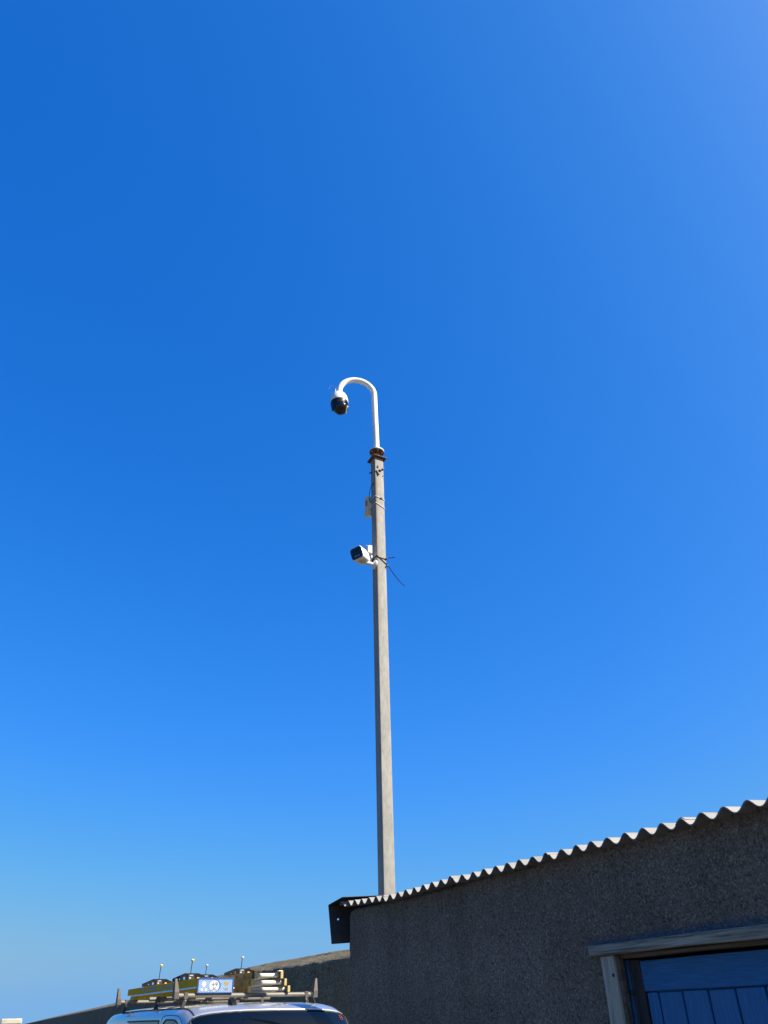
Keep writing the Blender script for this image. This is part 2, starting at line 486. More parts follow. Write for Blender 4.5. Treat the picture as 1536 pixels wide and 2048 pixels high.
def shed_front():
    ss = list(np.arange(S_START, -2.3, .06)) + list(np.arange(-2.3, S_END - .05, .016))
    ss = sorted(set([round(float(x), 4) for x in ss] + [DOOR_S0, DOOR_S1]))
    zs = [0, .3, .6, .9, 1.2, 1.4] + [round(1.5 + .016 * i, 4) for i in range(int((2.0 - 1.5) / .016) + 1)] + [DOOR_Z]
    nlow = len(zs)
    up = [i / 36 for i in range(1, 37)]
    cols = [(s, 0.0) for s in ss]
    rr = .07
    for k in range(1, 8):      # rounded far corner turning into the gable
        a = k / 7 * math.pi / 2
        cols.append((S_END - .05 + rr * math.sin(a), -rr * (1 - math.cos(a))))
    vs = []; idx = {}; fs = []
    for i, (s, t) in enumerate(cols):
        top = wall_top(min(s, S_END))
        col = zs + [DOOR_Z + (top - DOOR_Z) * u for u in up]
        for j, z in enumerate(col):
            q = (s, t * 2, z)
            a = .007 * nz(q, 2.3) + .006 * nz(q, 9) + .005 * nz(q, 31)
            e = .010 * nz(q, 11) if s > S_END - .08 else 0
            roll = -.03 * max(0, (z - (top - .03)) / .03) ** 2
            idx[i, j] = len(vs); vs.append((s + e, t + a + roll, z))
    nz_ = len(zs) + len(up)
    for i in range(len(cols) - 1):
        sm = (cols[i][0] + cols[i + 1][0]) / 2
        for j in range(nz_ - 1):
            if DOOR_S0 < sm < DOOR_S1 and j + 1 < nlow:
                continue
            fs.append((idx[i, j], idx[i + 1, j], idx[i + 1, j + 1], idx[i, j + 1]))
    MB().add(vs, fs).build("front_wall", M_CAST, SH, smooth=80)


shed_front()
# thickness of the masonry round the doorway, then the other walls
mb = MB()
mb.box(DOOR_S1 - .002, DOOR_S1 + .05, -.2, -.012, 0, DOOR_Z + .05)
mb.box(DOOR_S0 - .05, DOOR_S0 + .002, -.2, -.012, 0, DOOR_Z + .05)
mb.box(DOOR_S0, DOOR_S1 - .003, -.2, -.125, DOOR_Z - .004, DOOR_Z + .05)
mb.build("doorway_reveal", M_CAST, SH, 0)
MB().box(S_END - .2, S_END + .012, -DEPTH, -.068, 0, 2.56).build("gable_wall", M_CAST, SH, 0, .01)
MB().box(S_START, S_START + .2, -DEPTH, -.03, 0, 2.56).build("gable_wall", M_CAST, SH, 0, .01)
MB().box(S_START + .2, S_END - .2, -DEPTH, -DEPTH + .18, 0, 2.58).build("rear_wall", M_CAST, SH, 0, .01)

# roof: lapped corrugated sheets, each its own piece
PITCHW, AMP, SLOPE = .1425, .0215, math.tan(rad(4.0))


def sheet(s0, n, z0, z1, jit, first_up):
    """n waves leftwards from crest s0; z0/z1 mean height at both ends of the front edge"""
    vs = []; fs = []
    steps = n * 12 + 5
    ts = [.085, .082, .03, -.2, -.5, -.8, -1.0, -DEPTH - .12]
    th = .006
    for side in (0, 1):
        for i in range(steps + 1):
            u = i / (n * 12)
            s = s0 + (i - 2) / 12 * PITCHW
            ph = 2 * math.pi * (s - s0) / PITCHW
            zz = z0 + (z1 - z0) * u + AMP * (1 + .12 * nz((s, 8, s0), 4)) * (math.cos(ph) + .08 * math.cos(2 * ph)) + .0035 * nz((s, 2, s0), 3)
            lift = .0035 * max(0, 1 - abs(i - 2) / 9) * first_up
            ph2 = -math.sin(ph) * AMP * 2 * math.pi / PITCHW
            nl = math.hypot(1, ph2)
            for j, t in enumerate(ts):
                te = t + jit + ((.006 * nz((s, 0, s0), 9) + .009 * nz((s, 4, s0), 2.5)) if j < 2 else 0)
                off = th if side == 0 else 0
                vs.append((s - ph2 / nl * off, te, zz + lift + off / nl - (te - .085) * SLOPE))
    m = len(ts); half = (steps + 1) * m
    for i in range(steps):
        for j in range(m - 1):
            a = i * m + j
            fs.append((a, a + 1, a + m + 1, a + m)); fs.append((half + a, half + a + m, half + a + m + 1, half + a + 1))
        a = i * m
        fs.append((a, a + m, half + a + m, half + a))
        a = i * m + m - 1
        fs.append((a, half + a, half + a + m, a + m))
    for i in (0, steps):
        for j in range(m - 1):
            a = i * m + j
            fs.append((a, half + a, half + a + 1, a + 1))
    MB().add(vs, fs).build("roof_sheet", M_SHEET, SH, smooth=50)


# valley data along the eave: mean height of wave = crest - AMP
sheet(-.981 - 24 * PITCHW, 8, 2.522, 2.526, .004, 0)
sheet(-.981 - 16 * PITCHW, 8, 2.532, 2.537, -.003, 1)
sheet(-.981 - 8 * PITCHW, 8, 2.539, 2.539, .004, 1)
sheet(-.981, 8, 2.541, 2.556, -.004, 1)
sheet(.160, 8, 2.557, 2.573, .003, 1)
sheet(1.312, 8, 2.580, 2.578, .008, 1)
sheet(2.458, 6, 2.588, 2.634, -.003, 1)

# folded dark metal verge flashing at the far end, with a nail hole
mb = MB()
th = .003
for t0, t1 in ((.092, -DEPTH - .1),):
    prof = [(3.525, 2.334), (3.618, 2.668), (3.30, 2.697), (3.22, 2.692)]
    def fl(s, z, t): return (s, t, z - (t - .085) * SLOPE)
    def quad(a, b, ta, tb):
        d = Vector((b[0] - a[0], 0, b[1] - a[1])).normalized(); n = Vector((d.z, 0, -d.x)) * th
        c = [fl(*a, ta), fl(*b, ta), fl(*b, tb), fl(*a, tb)]
        c2 = [tuple(Vector(x) + n) for x in c]
        mb.add(c + c2, [(0, 1, 2, 3), (7, 6, 5, 4), (0, 4, 5, 1), (1, 5, 6, 2), (2, 6, 7, 3), (3, 7, 4, 0)])
    a, b = prof[0], prof[1]
    lerp = lambda u: (a[0] + (b[0] - a[0]) * u, a[1] + (b[1] - a[1]) * u)
    h0, h1, g0, g1 = .595, .640, .012, -.006
    quad(lerp(0), lerp(h0), t0, t1); quad(lerp(h1), lerp(1), t0, t1)
    quad(lerp(h0), lerp(h1), t0, g0); quad(lerp(h0), lerp(h1), g1, t1)
    quad(prof[1], prof[2], t0, t1); quad(prof[2], prof[3], t0, t1)
mb.build("verge_flashing", M_FLASH, SH, 0)

# roof timbers just visible under the sheets
MB().box(S_START + .01, 3.30, -.14, -.075, 2.47, 2.535).build("wall_plate", M_PACK, SH, 0, .004)

# doorway: weathered timber surround
def plank_box(name, x0, x1, y0, y1, z0, z1, m, parent, bev=.004, warp=.004, n=14, seed=0):
    """a board with slightly uneven faces"""
    vs = []; fs = []
    long_x = (x1 - x0) > (z1 - z0)
    for i in range(n + 1):
        u = i / n
        w1 = warp * nz((u * 5 + seed, 1, 2), 1); w2 = warp * nz((u * 5 + seed, 5, 2), 1); w3 = warp * nz((u * 5, 9, seed), 1)
        if long_x:
            x = x0 + (x1 - x0) * u
            ring = [(x, y0, z0 + w1), (x, y1 + w3, z0 + w1), (x, y1 + w3, z1 + w2), (x, y0, z1 + w2)]
        else:
            z = z0 + (z1 - z0) * u
            ring = [(x0 + w1, y0, z), (x1 + w2, y0, z), (x1 + w2, y1 + w3, z), (x0 + w1, y1 + w3, z)]
        vs += ring
    for i in range(n):
        for k in range(4):
            fs.append((i * 4 + k, i * 4 + (k + 1) % 4, i * 4 + 4 + (k + 1) % 4, i * 4 + 4 + k))
    fs += [(0, 1, 2, 3), tuple(n * 4 + k for k in (3, 2, 1, 0))]
    return MB().add(vs, fs).build(name, m, parent, 30, bev, 1)


plank_box("lintel", -2.36, -.061, -.06, .05, 2.011, 2.063, M_LINTEL, SH, .005, .004, 30, 1)
plank_box("lintel_packer", -2.20, -.20, -.12, -.005, 1.990, 2.009, M_PACK, SH, .003, .003, 20, 3)
jl = plank_box("jamb", -.238, -.132, -.008, .032, 0, 2.008, M_JAMB, SH, .005, .004, 20, 5)
plank_box("jamb", -2.25, -2.115, -.035, .032, 0, 2.008, M_JAMB, SH, .005, .004, 20, 8)
MB().lathe([(.009, 0), (.009, .003), (.004, .0045)], 12, Matrix.Translation((-.225, .033, 1.915)) @ Matrix.Rotation(-math.pi / 2, 4, 'X')).build("nail", M_BARD, SH)
plank_box("inner_frame", -.262, -.195, -.115, -.042, 0, 1.985, M_BLUEV, SH, .003, .003, 16, 11)
plank_box("jamb_shade_strip", -.263, -.2395, -.021, .012, 0, 2.004, M_PACK, SH, .002, .001, 12, 10)  # brown board added to paint in the jamb's shaded inner side
plank_box("blackened_post", -.347, -.2645, -.12, -.046, 0, 1.984, M_CHAR, SH, .006, .008, 24, 14)
plank_box("inner_frame", -2.11, -2.06, -.115, -.042, 0, 1.985, M_BLUEV, SH, .003, .003, 16, 17)
plank_box("latch_peg", -.285, -.235, -.0415, -.026, 1.826, 1.842, M_BARD, SH, .003, .001, 4, 19)

DR = plank_box("door", -2.055, -.3525, -.10, -.075, .03, 1.972, M_BLUEV, SH, .003, .001, 8, 23)
plank_box("top_rail", -2.05, -.351, -.0745, -.050, 1.835, 1.974, M_BLUEH, DR, .003, .002, 24, 25)
plank_box("bottom_rail", -2.05, -.351, -.0745, -.050, .05, .2, M_BLUEH, DR, .003, .002, 24, 27)
edges = [-.351, -.438, -.609, -.778, -.945, -1.12, -1.29, -1.46, -1.63, -1.80, -2.05]
for i in range(len(edges) - 1):
    plank_box("plank", edges[i + 1] + .005, edges[i] - .005, -.0745, -.059 + .003 * nz((i, 3, 3), .7), .21, 1.831 - .002 * (i % 2), M_BLUEV, DR, .004, .0015, 10, 30 + i)
MB().box(S_START + .25, S_END - .25, -.3, -.29, .0, 2.3).build("interior_shade_sheet", M_DARK, SH, 0)  # black sheet standing in for the shade behind the doorway

# ------------------------------------------------------------------ camera mast
PX, PY = -.083, 10.0
MA = thing("camera_mast", (PX, PY, 0), rad(27.8), "tall square galvanised steel mast with white swan neck arm behind the shed", "mast")
hw = .078


def rsq(h, r, n=4):
    pts = []
    for cx, cy, a0 in ((1, 1, 0), (-1, 1, 90), (-1, -1, 180), (1, -1, 270)):
        for k in range(n + 1):
            a = rad(a0 + 90 * k / n)
            pts.append((cx * (h - r) + r * math.cos(a), cy * (h - r) + r * math.sin(a)))
    return pts


mb = MB()
sq = rsq(hw, .012); n = len(sq); zs = np.linspace(0, 9.33, 40); vs = []; fs = []
for z in zs:
    lean = .012 * (z / 9.4)
    vs += [(x - lean, y, z) for x, y in sq]
for i in range(len(zs) - 1):
    for k in range(n):
        fs.append((i * n + k, i * n + (k + 1) % n, (i + 1) * n + (k + 1) % n, (i + 1) * n + k))
fs.append(tuple((len(zs) - 1) * n + k for k in range(n)))
mb.add(vs, fs).build("shaft", M_GALV, MA, 40)
MB().box(-.2, .2, -.2, .2, 0, .02).build("base_plate", M_GALV, MA, 0, .004)
tilt = Matrix.Translation((-.012, 0, 9.345)) @ Matrix.Rotation(rad(2), 4, 'Y') @ Matrix.Rotation(rad(-1.5), 4, 'X')
MB().prism(rsq(.122, .012), -.007, .007, 'z').xf(tilt).build("cap_plate", M_RUST, MA, 40, .002)
for sx in (-1, 1):
    for sy in (-1, 1):
        MB().lathe([(.010, -.022), (.010, .026)], 6, Matrix.Translation((-.012 + sx * .098, sy * .098, 9.345))).build("stud", M_RUST, MA)
MB().lathe([(.045, 9.35), (.036, 9.36), (.034, 9.48), (.034, 9.485)], 20).build("riser", M_GALV, MA)
MB().tube([(-.06, -.075, 9.355), (-.02, -.085, 9.37), (.02, -.08, 9.36)], [.012, .02, .01], 8).build("rust_lump", M_RUST, MA)
fl_m = Matrix.Translation((-.012, 0, 9.492)) @ Matrix.Rotation(rad(1.5), 4, 'Y')
MB().lathe([(.02, 0), (.119, 0), (.121, .006), (.121, .016), (.119, .018), (.02, .018)], 36, fl_m).build("flange_plate", M_RUST, MA, 40)
for k in range(6):
    a = rad(60 * k + 12)
    MB().lathe([(.008, -.022), (.008, -.004), (.015, -.004), (.015, .0), (.007, .001), (.007, .05)], 8,
               fl_m @ Matrix.Translation((.092 * math.cos(a), .092 * math.sin(a), 0))).build("flange_bolt", M_WIRE, MA)
# white swan neck: flange, straight tube and half-round bend, drawn in the mast frame
arm_az = Matrix.Rotation(rad(-27.8), 4, 'Z')
hd = arm_az @ Vector((-.974, -.225, 0))
mb = MB()
mb.lathe([(.05, 0), (.119, 0), (.121, .004), (.121, .014), (.115, .018), (.056, .020), (.052, .05)], 36, fl_m @ Matrix.Translation((0, 0, .0185)))
mb.build("arm_flange", M_WHITE, MA, 40)
ln = arm_az @ Vector((-.022, 0, 0))
path = [Vector((-.012, 0, 9.515)), Vector((-.012, 0, 9.9)) + ln * .35, Vector((-.012, 0, 10.3)) + ln * .7, Vector((-.012, 0, 10.62)) + ln * .95]
A0 = Vector((-.012, 0, 0)) + ln
RB = .305
zc = 10.745
for k in range(0, 25):
    a = math.pi * k / 24
    path.append(A0 + Vector((0, 0, zc)) + hd * (RB - RB * math.cos(a)) + Vector((0, 0, RB * math.sin(a))))
end = A0 + Vector((0, 0, zc - .055)) + hd * 2 * RB
path.append(end)
MB().tube(path, .0485, 24).build("swan_neck", M_WHITE, MA, 50)
# fixings and scars near the top of the lit face (local -y) and the shaded face (local -x)
MB().lathe([(.0245, -.002), (.0245, .003)], 16, Matrix.Translation((-.005, -hw - .001, 9.08)) @ Matrix.Rotation(math.pi / 2, 4, 'X')).build("bolt_hole", M_DARK, MA)  # black disc, the shade inside the hole put into the colour
MB().tube([(-.070, -hw - .004, 9.065), (-.026, -hw - .016, 8.985)], .011, 8).build("bracket_stub", M_RUST, MA)
MB().box(-.05, -.026, -hw - .014, -hw, 9.13, 9.175).build("clip", M_BARD, MA, 0, .004)
MB().box(.035, .068, -hw - .022, -hw, 9.115, 9.14).xf(Matrix.Translation((.05, 0, 9.13)) @ Matrix.Rotation(-.5, 4, 'Y') @ Matrix.Translation((-.05, 0, -9.13))).build("clip", M_BARD, MA, 0, .003)
MB().box(-.052, -.034, -hw - .012, -hw, 9.035, 9.065).build("clip", M_BARD, MA, 0, .003)
MB().box(.045, .056, -hw - .01, -hw, 8.985, 9.0).build("clip", M_BARD, MA, 0, .002)
MB().box(-.01, .03, -hw - .016, -hw, 8.535, 8.56).build("clip", M_BARD, MA, 0, .004)
MB().tube([(-hw - .01, .05, 9.11), (-hw - .045, .07, 9.09)], [.014, .008], 8).build("bracket_stub", M_RUST, MA)
MB().lathe([(.012, 0), (.012, .01)], 10, Matrix.Translation((-hw - .012, -.01, 8.84)) @ Matrix.Rotation(-math.pi / 2, 4, 'Y')).build("cable_hole", M_DARK, MA)
pw = MA.matrix_basis.copy() if False else Matrix.Translation((PX, PY, 0)) @ Matrix.Rotation(rad(27.8), 4, 'Z')
W2M = pw.inverted()


def mloc(x, y, z):
    return pw @ Vector((x, y, z))


# loose cable out of the mast wall down to the radio
c = thing("drop_cable", mloc(-hw - .02, .02, 8.5), rad(27.8), "thin black cable looping down the mast's shaded side above the radio", "cable")
MB().tube([(.012, -.03, .36), (-.006, .01, .33), (-.022, .035, .25), (-.028, .05, .16), (-.014, .055, .06), (-.002, .06, .02)], .0045, 8).build("cable", M_CABLE, c)

# ---- dome camera hanging from the arm
dw = pw @ end
DC = thing("dome_camera", dw, 0, "white capped black dome camera hanging from the swan neck arm", "camera")
MB().lathe([(.03, .03), (.058, .03), (.062, .012), (.064, 0), (.085, -.012), (.112, -.045), (.134, -.095), (.148, -.15), (.153, -.20), (.151, -.212), (.13, -.214)], 40).build("housing", M_WHITE, DC, 40)
# black yoke: a drum with its lower edge cut away obliquely, leaving room for the ball
vs = []; fs = []
N = 48
for j in range(N):
    a = 2 * math.pi * j / N
    x, y = math.cos(a), math.sin(a)
    k = max(0.0, (-x * .84 - y * .55 + 1) / 2)          # deep on the far left, shallow towards the lens
    low = -.225 - .175 * (k ** 1.3)
    rr = .143 - .02 * k
    vs += [(.143 * x, .143 * y, -.205), (.146 * x, .146 * y, -.245 if low < -.245 else low), (rr * x, rr * y, low), (rr * x * .86, rr * y * .86, low + .004), (.1 * x, .1 * y, -.23)]
for j in range(N):
    for i in range(4):
        fs.append((j * 5 + i, j * 5 + i + 1, ((j + 1) % N) * 5 + i + 1, ((j + 1) % N) * 5 + i))
fs.append(tuple(j * 5 + 4 for j in range(N)))
MB().add(vs, fs).build("yoke", M_BLK, DC, 50)
bc = Vector((.022, -.02, -.335))
bmx = Matrix.Translation(bc)
prof = [(.126 * math.sin(math.pi * i / 24), .126 * math.cos(math.pi * i / 24)) for i in range(25)]
ball = MB().lathe(prof[::-1], 40, bmx).build("camera_ball", M_BLKG, DC, 80)
ld = Vector((.95, .10, -.30)).normalized()
lm = bmx @ ld.to_track_quat('Z', 'Y').to_matrix().to_4x4()
MB().lathe([(.06, .104), (.062, .114), (.05, .122), (.03, .127), (.001, .128)], 24, lm).build("lens_window", M_GLASS, ball, 60)
MB().lathe([(.060, .104), (.066, .108), (.066, .118), (.058, .121)], 28, lm).build("lens_ring", M_OFFW, ball, 60)
MB().tube([(.045, .045, .02), (.05, .055, .06)], .008, 8).build("safety_lug", M_WHITE, DC)
MB().tube([(-.062, -.05, .0), (-.066, -.055, .05)], .009, 8).build("safety_lug", M_WHITE, DC)
ring = [Vector((-.115 - .06 * math.cos(2 * math.pi * k / 22), -.07, .045 + .085 * math.sin(2 * math.pi * k / 22))) for k in range(19)]
MB().tube(ring, .0022, 6).build("safety_wire", M_WIRE, DC)

# ---- wireless bridge radio behind the left edge
RD = thing("bridge_radio", mloc(-.115, .135, 8.30), rad(27.8 - 22), "off white wireless radio box tied high on the mast", "radio")
MB().prism(rsq(1, .3, 4), 0, .345, 'z').xf(Matrix.Diagonal((.052, .043, 1, 1))).build("case", M_OFFW, RD, 40, .006)
MB().box(-.044, -.014, -.0445, -.042, .165, .27).build("vent_slot", M_STICK, RD, 0)
MB().box(.012, .05, -.065, -.043, .10, .22).build("mount_bracket", M_OFFW, RD, 0, .004)


def strap(name, z, m, label, w=.0105, tail=None, dz=(0, 0, 0, 0)):
    t = thing(name, mloc(0, 0, z), rad(27.8), label, "cable tie")
    pts = []
    sqp = rsq(hw + .005, .016, 4)
    for x, y in sqp:
        u = dz[0] * x + dz[1] * y
        pts.append((x - .01, y, u))
    MB().tube(pts, w / 2, 6, True).build("band", m, t, 60)
    return t


strap("cable_tie", 8.555, M_TIEW, "upper white cable tie round the mast beside the radio", dz=(-.25, .1))
strap("cable_tie", 8.41, M_TIEW, "lower white cable tie round the mast beside the radio", dz=(-.45, .05))
t = strap("cable_tie", 7.475, M_CABLE, "black cable tie with a short sideways tail on the mast", .013, dz=(-.1, .1))
MB().box(hw - .02, hw + .005, -hw - .022, -hw - .002, -.012, .012).build("tie_head", M_CABLE, t, 0, .002)
MB().tube([(hw - .01, -hw - .012, 0), (hw + .05, -hw - .035, .010), (hw + .105, -hw - .065, .016)], .006, 6).build("tail", M_CABLE, t)
t = strap("cable_tie", 7.42, M_CABLE, "black cable tie with a long drooping tail on the mast", .012, dz=(-.75, -.2))
MB().box(hw - .012, hw + .014, -hw - .026, -hw - .002, -.085, -.055).build("tie_head", M_CABLE, t, 0, .002)
MB().tube([(hw + .0, -hw - .012, -.05), (hw + .04, -hw - .04, -.14), (hw + .10, -hw - .075, -.26), (hw + .16, -hw - .11, -.36), (hw + .21, -hw - .135, -.425)], [.006, .006, .006, .005, .004], 6).build("tail", M_CABLE, t)


# ---- bullet cameras
def bullet(name, loc, az, pitch, label, length=.30, roll=0):
    """points along local +x; built round the centre of its face"""
    R = thing(name, loc, 0, label, "camera")
    G = 1.13
    R.rotation_euler = (rad(roll), rad(-pitch), math.pi / 2 - rad(az))
    sec = rsq(1, .42, 6)
    vs = []; fs = []
    st = [(0, .082, 0), (-.012, .086, 0), (-.06, .085, 0), (-length * .62, .083, 0), (-length * .85, .074, .004), (-length, .058, .008)]
    for x, h, o in st:
        vs += [(x, a * h * G, b * h * .98 * G + o) for a, b in sec]
    k = len(sec)
    for i in range(len(st) - 1):
        for j in range(k):
            fs.append((i * k + j, i * k + (j + 1) % k, (i + 1) * k + (j + 1) % k, (i + 1) * k + j))
    fs += [tuple(range(k)), tuple((len(st) - 1) * k + j for j in range(k))]
    MB().add(vs, fs).build("body", M_WHITE, R, 40)
    face = MB().prism([(a * .082 * G, b * .080 * G) for a, b in sec], .001, .007, 'x').build("face", M_BLKG, R, 40, .002)
    MB().lathe([(.034, 0), (.036, .004), (.03, .006), (.001, .003)], 24, Matrix.Translation((.007, 0, .022)) @ Matrix.Rotation(math.pi / 2, 4, 'Y')).build("lens", M_GLASS, face, 40)
    MB().box(.0071, .0085, -.045, .045, -.058, -.040).build("infrared_strip", M_STICK, face, 0)
    MB().box(-.20, .006, -.080, .080, .0945, .098).build("sun_shield", M_WHITE, R, 0, .003)
    MB().box(-.17, -.08, -.03, .03, -.0975, -.0925).build("card_hatch", M_OFFW, R, 0, .002)
    return R


fc = Vector((-.415, 9.70, 7.43))
az, pt = 205, -7
BC = bullet("bullet_camera", fc, az, pt, "white bullet camera with black face aimed down left from the mast", roll=12)
rm = BC.rotation_euler.to_matrix().to_4x4(); bw = Matrix.Translation(fc) @ rm
inv = bw.inverted()
base = mloc(-hw - .006, -.015, 7.365)
bn = (pw.to_3x3() @ Vector((-1, 0, 0)))
bl = inv @ base; bnl = inv.to_3x3() @ bn
jm = Matrix.Translation(bl) @ bnl.to_track_quat('Z', 'Y').to_matrix().to_4x4()
MB().lathe([(.072, -.002), (.072, .012), (.066, .020), (.035, .032), (.026, .045)], 28, jm).build("base_disc", M_WHITE, BC, 40)
j2 = bl + bnl * .085
att = Vector((-.215, 0, -.09))
MB().tube([bl + bnl * .03, bl + bnl * .06, j2, j2.lerp(att, .5), att], [.024, .026, .03, .026, .024], 14).build("swivel_arm", M_WHITE, BC, 60)
MB().lathe([(.006, 0), (.006, .004)], 10, Matrix.Translation(j2 + Vector((.03, 0, 0))) @ Matrix.Rotation(math.pi / 2, 4, 'Y')).build("screw", M_BARD, BC)
BC2 = bullet("bullet_camera", Vector((-.27, 10.47, 7.80)), -16, 2, "second bullet camera behind the mast, seen from its back end", .26)
bw2 = Matrix.Translation(BC2.location) @ BC2.rotation_euler.to_matrix().to_4x4()
b2 = bw2.inverted() @ mloc(-.02, hw + .006, 7.50); n2 = bw2.inverted().to_3x3() @ (pw.to_3x3() @ Vector((0, 1, 0)))
MB().lathe([(.072, -.002), (.072, .012), (.066, .020), (.035, .032), (.026, .045)], 28, Matrix.Translation(b2) @ n2.to_track_quat('Z', 'Y').to_matrix().to_4x4()).build("base_disc", M_WHITE, BC2, 40)
j3 = b2 + n2 * .08
MB().tube([b2 + n2 * .03, j3, j3.lerp(Vector((-.22, 0, -.085)), .5), Vector((-.20, 0, -.085))], [.026, .03, .028, .026], 14).build("swivel_arm", M_WHITE, BC2, 60)

# ------------------------------------------------------------------ van
VX, VY, VR = -1.736, 10.54, rad(-60)
VM = Matrix.Translation((VX, VY, 0)) @ Matrix.Rotation(VR, 4, 'Z')
VAN = thing("parked_van", (VX, VY, 0), VR, "silver panel van with roof rack parked beyond the shed", "van")
Y0 = .10


def hermite(xs, ys, q):
    xs = np.array(xs, float); ys = np.array(ys, float); d = np.gradient(ys, xs)
    s = np.diff(ys) / np.diff(xs)
    for i in range(1, len(xs) - 1):      # monotone
        d[i] = 0 if s[i - 1] * s[i] <= 0 else 2 * s[i - 1] * s[i] / (s[i - 1] + s[i])
    d[0] = s[0]; d[-1] = s[-1]
    i = np.clip(np.searchsorted(xs, q) - 1, 0, len(xs) - 2)
    h = xs[i + 1] - xs[i]; u = (q - xs[i]) / h
    return ys[i] * (2 * u ** 3 - 3 * u ** 2 + 1) + h * d[i] * (u ** 3 - 2 * u ** 2 + u) + ys[i + 1] * (-2 * u ** 3 + 3 * u ** 2) + h * d[i + 1] * (u ** 3 - u ** 2)


SX = [-3.62, -3.60, -3.54, -3.42, -3.2, -2.6, -1.5, -.6, 0, .28, .45, .56, .64, .95, 1.28, 1.36, 1.6, 1.78, 1.86, 1.90]
ST = [1.70, 1.78, 1.85, 1.912, 1.928, 1.940, 1.944, 1.942, 1.937, 1.928, 1.908, 1.882, 1.850, 1.50, 1.14, 1.10, 1.02, .90, .72, .60]
SW = [.86, .92, .96, .99, 1.01, 1.03, 1.035, 1.035, 1.035, 1.03, 1.03, 1.03, 1.03, 1.03, 1.02, 1.01, .98, .92, .86, .80]
PU = [0, .12, .25, .34, .41, .47, .53, .60, .70, .80, .88, .94, 1]
PYR = [0, .35, .62, .78, .865, .910, .932, .945, .965, .99, 1.0, .995, .95]
PZ = [0, .003, .014, .034, .065, .105, .150, .25, .50, .85, 1.15, 1.45, 1.62]


def section(x, u):
    zt = float(hermite(SX, ST, x)); w = float(hermite(SX, SW, x))
    y = float(hermite(PU, PYR, abs(u))) * w; dz = float(hermite(PU, PZ, abs(u)))
    z = .30 + (zt - .30) * (1 - dz / 1.622)
    s = min(1, max(0, (x + .1) / .75)); s = s * s * (3 - 2 * s)
    xx = x - .20 * (y / w) ** 2 * s
    e = min(1, max(0, (-3.0 - x) / .6))
    xx += .10 * (y / w) ** 2 * e
    return Vector((xx, math.copysign(y, u) + Y0, z))


qx = np.concatenate([np.linspace(-3.62, -3.2, 12), np.linspace(-3.1, 0, 32), np.linspace(.05, .64, 20), np.linspace(.68, 1.28, 12), np.linspace(1.32, 1.90, 14)])
qu = np.concatenate([-np.linspace(1, .02, 44), np.linspace(0.0, 1, 45)])
P = [[section(float(x), float(u)) for u in qu] for x in qx]


def surf_mesh(sel):
    used = {}; vs = []; fs = []
    def g(i, j):
        if (i, j) not in used:
            used[i, j] = len(vs); vs.append(P[i][j])
        return used[i, j]
    for i in range(len(qx) - 1):
        for j in range(len(qu) - 1):
            if sel((qx[i] + qx[i + 1]) / 2, (qu[j] + qu[j + 1]) / 2):
                fs.append((g(i, j), g(i, j + 1), g(i + 1, j + 1), g(i + 1, j)))
    return MB().add(vs, fs)


def is_ws(x, u): return .655 < x < 1.27 and abs(u) < .435
def is_sidewin(x, u):
    if not .545 < abs(u) < .72: return False
    return (-1.95 < x < -.52) or (-.30 < x < .56 and abs(u) > .545 + .05 * max(0, (x - .15) / .4))
def is_cab(x, u): return -.30 < x < .56


surf_mesh(lambda x, u: not is_ws(x, u) and not is_sidewin(x, u)).build("body", M_VAN, VAN, 60)
WS = surf_mesh(is_ws).build("windscreen", M_GLASS, VAN, 60)
for sgn in (-1, 1):
    surf_mesh(lambda x, u: is_sidewin(x, u) and not is_cab(x, u) and u * sgn > 0).build("side_window", M_GLASS, VAN, 60)
    surf_mesh(lambda x, u: is_sidewin(x, u) and is_cab(x, u) and u * sgn > 0).build("door_window", M_GLASS, VAN, 60)


def trace(pts, rr, name, m, parent=VAN, lift=.001):
    MB().tube([section(x, u) + Vector((0, 0, lift)) for x, u in pts], rr, 6).build(name, m, parent, 60)


for sgn in (-1, 1):
    trace([(x, sgn * .385) for x in np.linspace(-3.4, .64, 50)], .007, "roof_ditch", M_SEAL)
    trace([(x, sgn * .542) for x in np.linspace(-1.97, -.50, 16)] + [(-.50, sgn * u) for u in (.6, .66, .72)], .009, "window_seal", M_SEAL)
    trace([(-.30, sgn * u) for u in (.72, .66, .6, .56)] + [(-.22, sgn * .535)] + [(x, sgn * (.535 + .06 * max(0, (x - .05) / .5) ** 2)) for x in np.linspace(-.1, .57, 14)], .009, "window_seal", M_SEAL)
    trace([(-.40, sgn * u) for u in (.9, .8, .7, .6, .53, .50)] + [(-.32, sgn * .485)] + [(x, sgn * (.48 + .05 * max(0, (x - .05) / .5) ** 2)) for x in np.linspace(-.2, .60, 14)], .0035, "door_seam", M_SEAL)
trace([(.655, u) for u in np.linspace(-.435, .435, 60)], .0095, "windscreen_seal", M_SEAL, WS)
trace([(.632, u) for u in np.linspace(-.40, .40, 60)], .011, "highlight_bead", M_BEAD, VAN, -.002)  # bead added on the roof lip to catch a sun highlight
for sgn in (-1, 1):
    trace([(x, sgn * .435) for x in np.linspace(.655, 1.27, 16)], .010, "windscreen_seal", M_SEAL, WS)
# round red ring sticker in the top corner of the glass
tg = (section(.78, .40) - section(.70, .40)).normalized(); ta = (section(.74, .42) - section(.74, .38)).normalized()
tn = ta.cross(tg).normalized()
if tn.z < 0:
    tn = -tn
cst = section(.705, .352) + tn * .004
pts = [cst + (ta * math.cos(a) + tg * math.sin(a)) * .028 for a in np.linspace(0, 2 * math.pi, 28, endpoint=False)]
mb = MB().tube(pts, .0028, 6, True).tube([cst + (ta * .7 - tg * .7) * .026, cst - (ta * .7 - tg * .7) * .026], .0025, 6)
mb.build("ring_sticker", M_REDINK, WS)
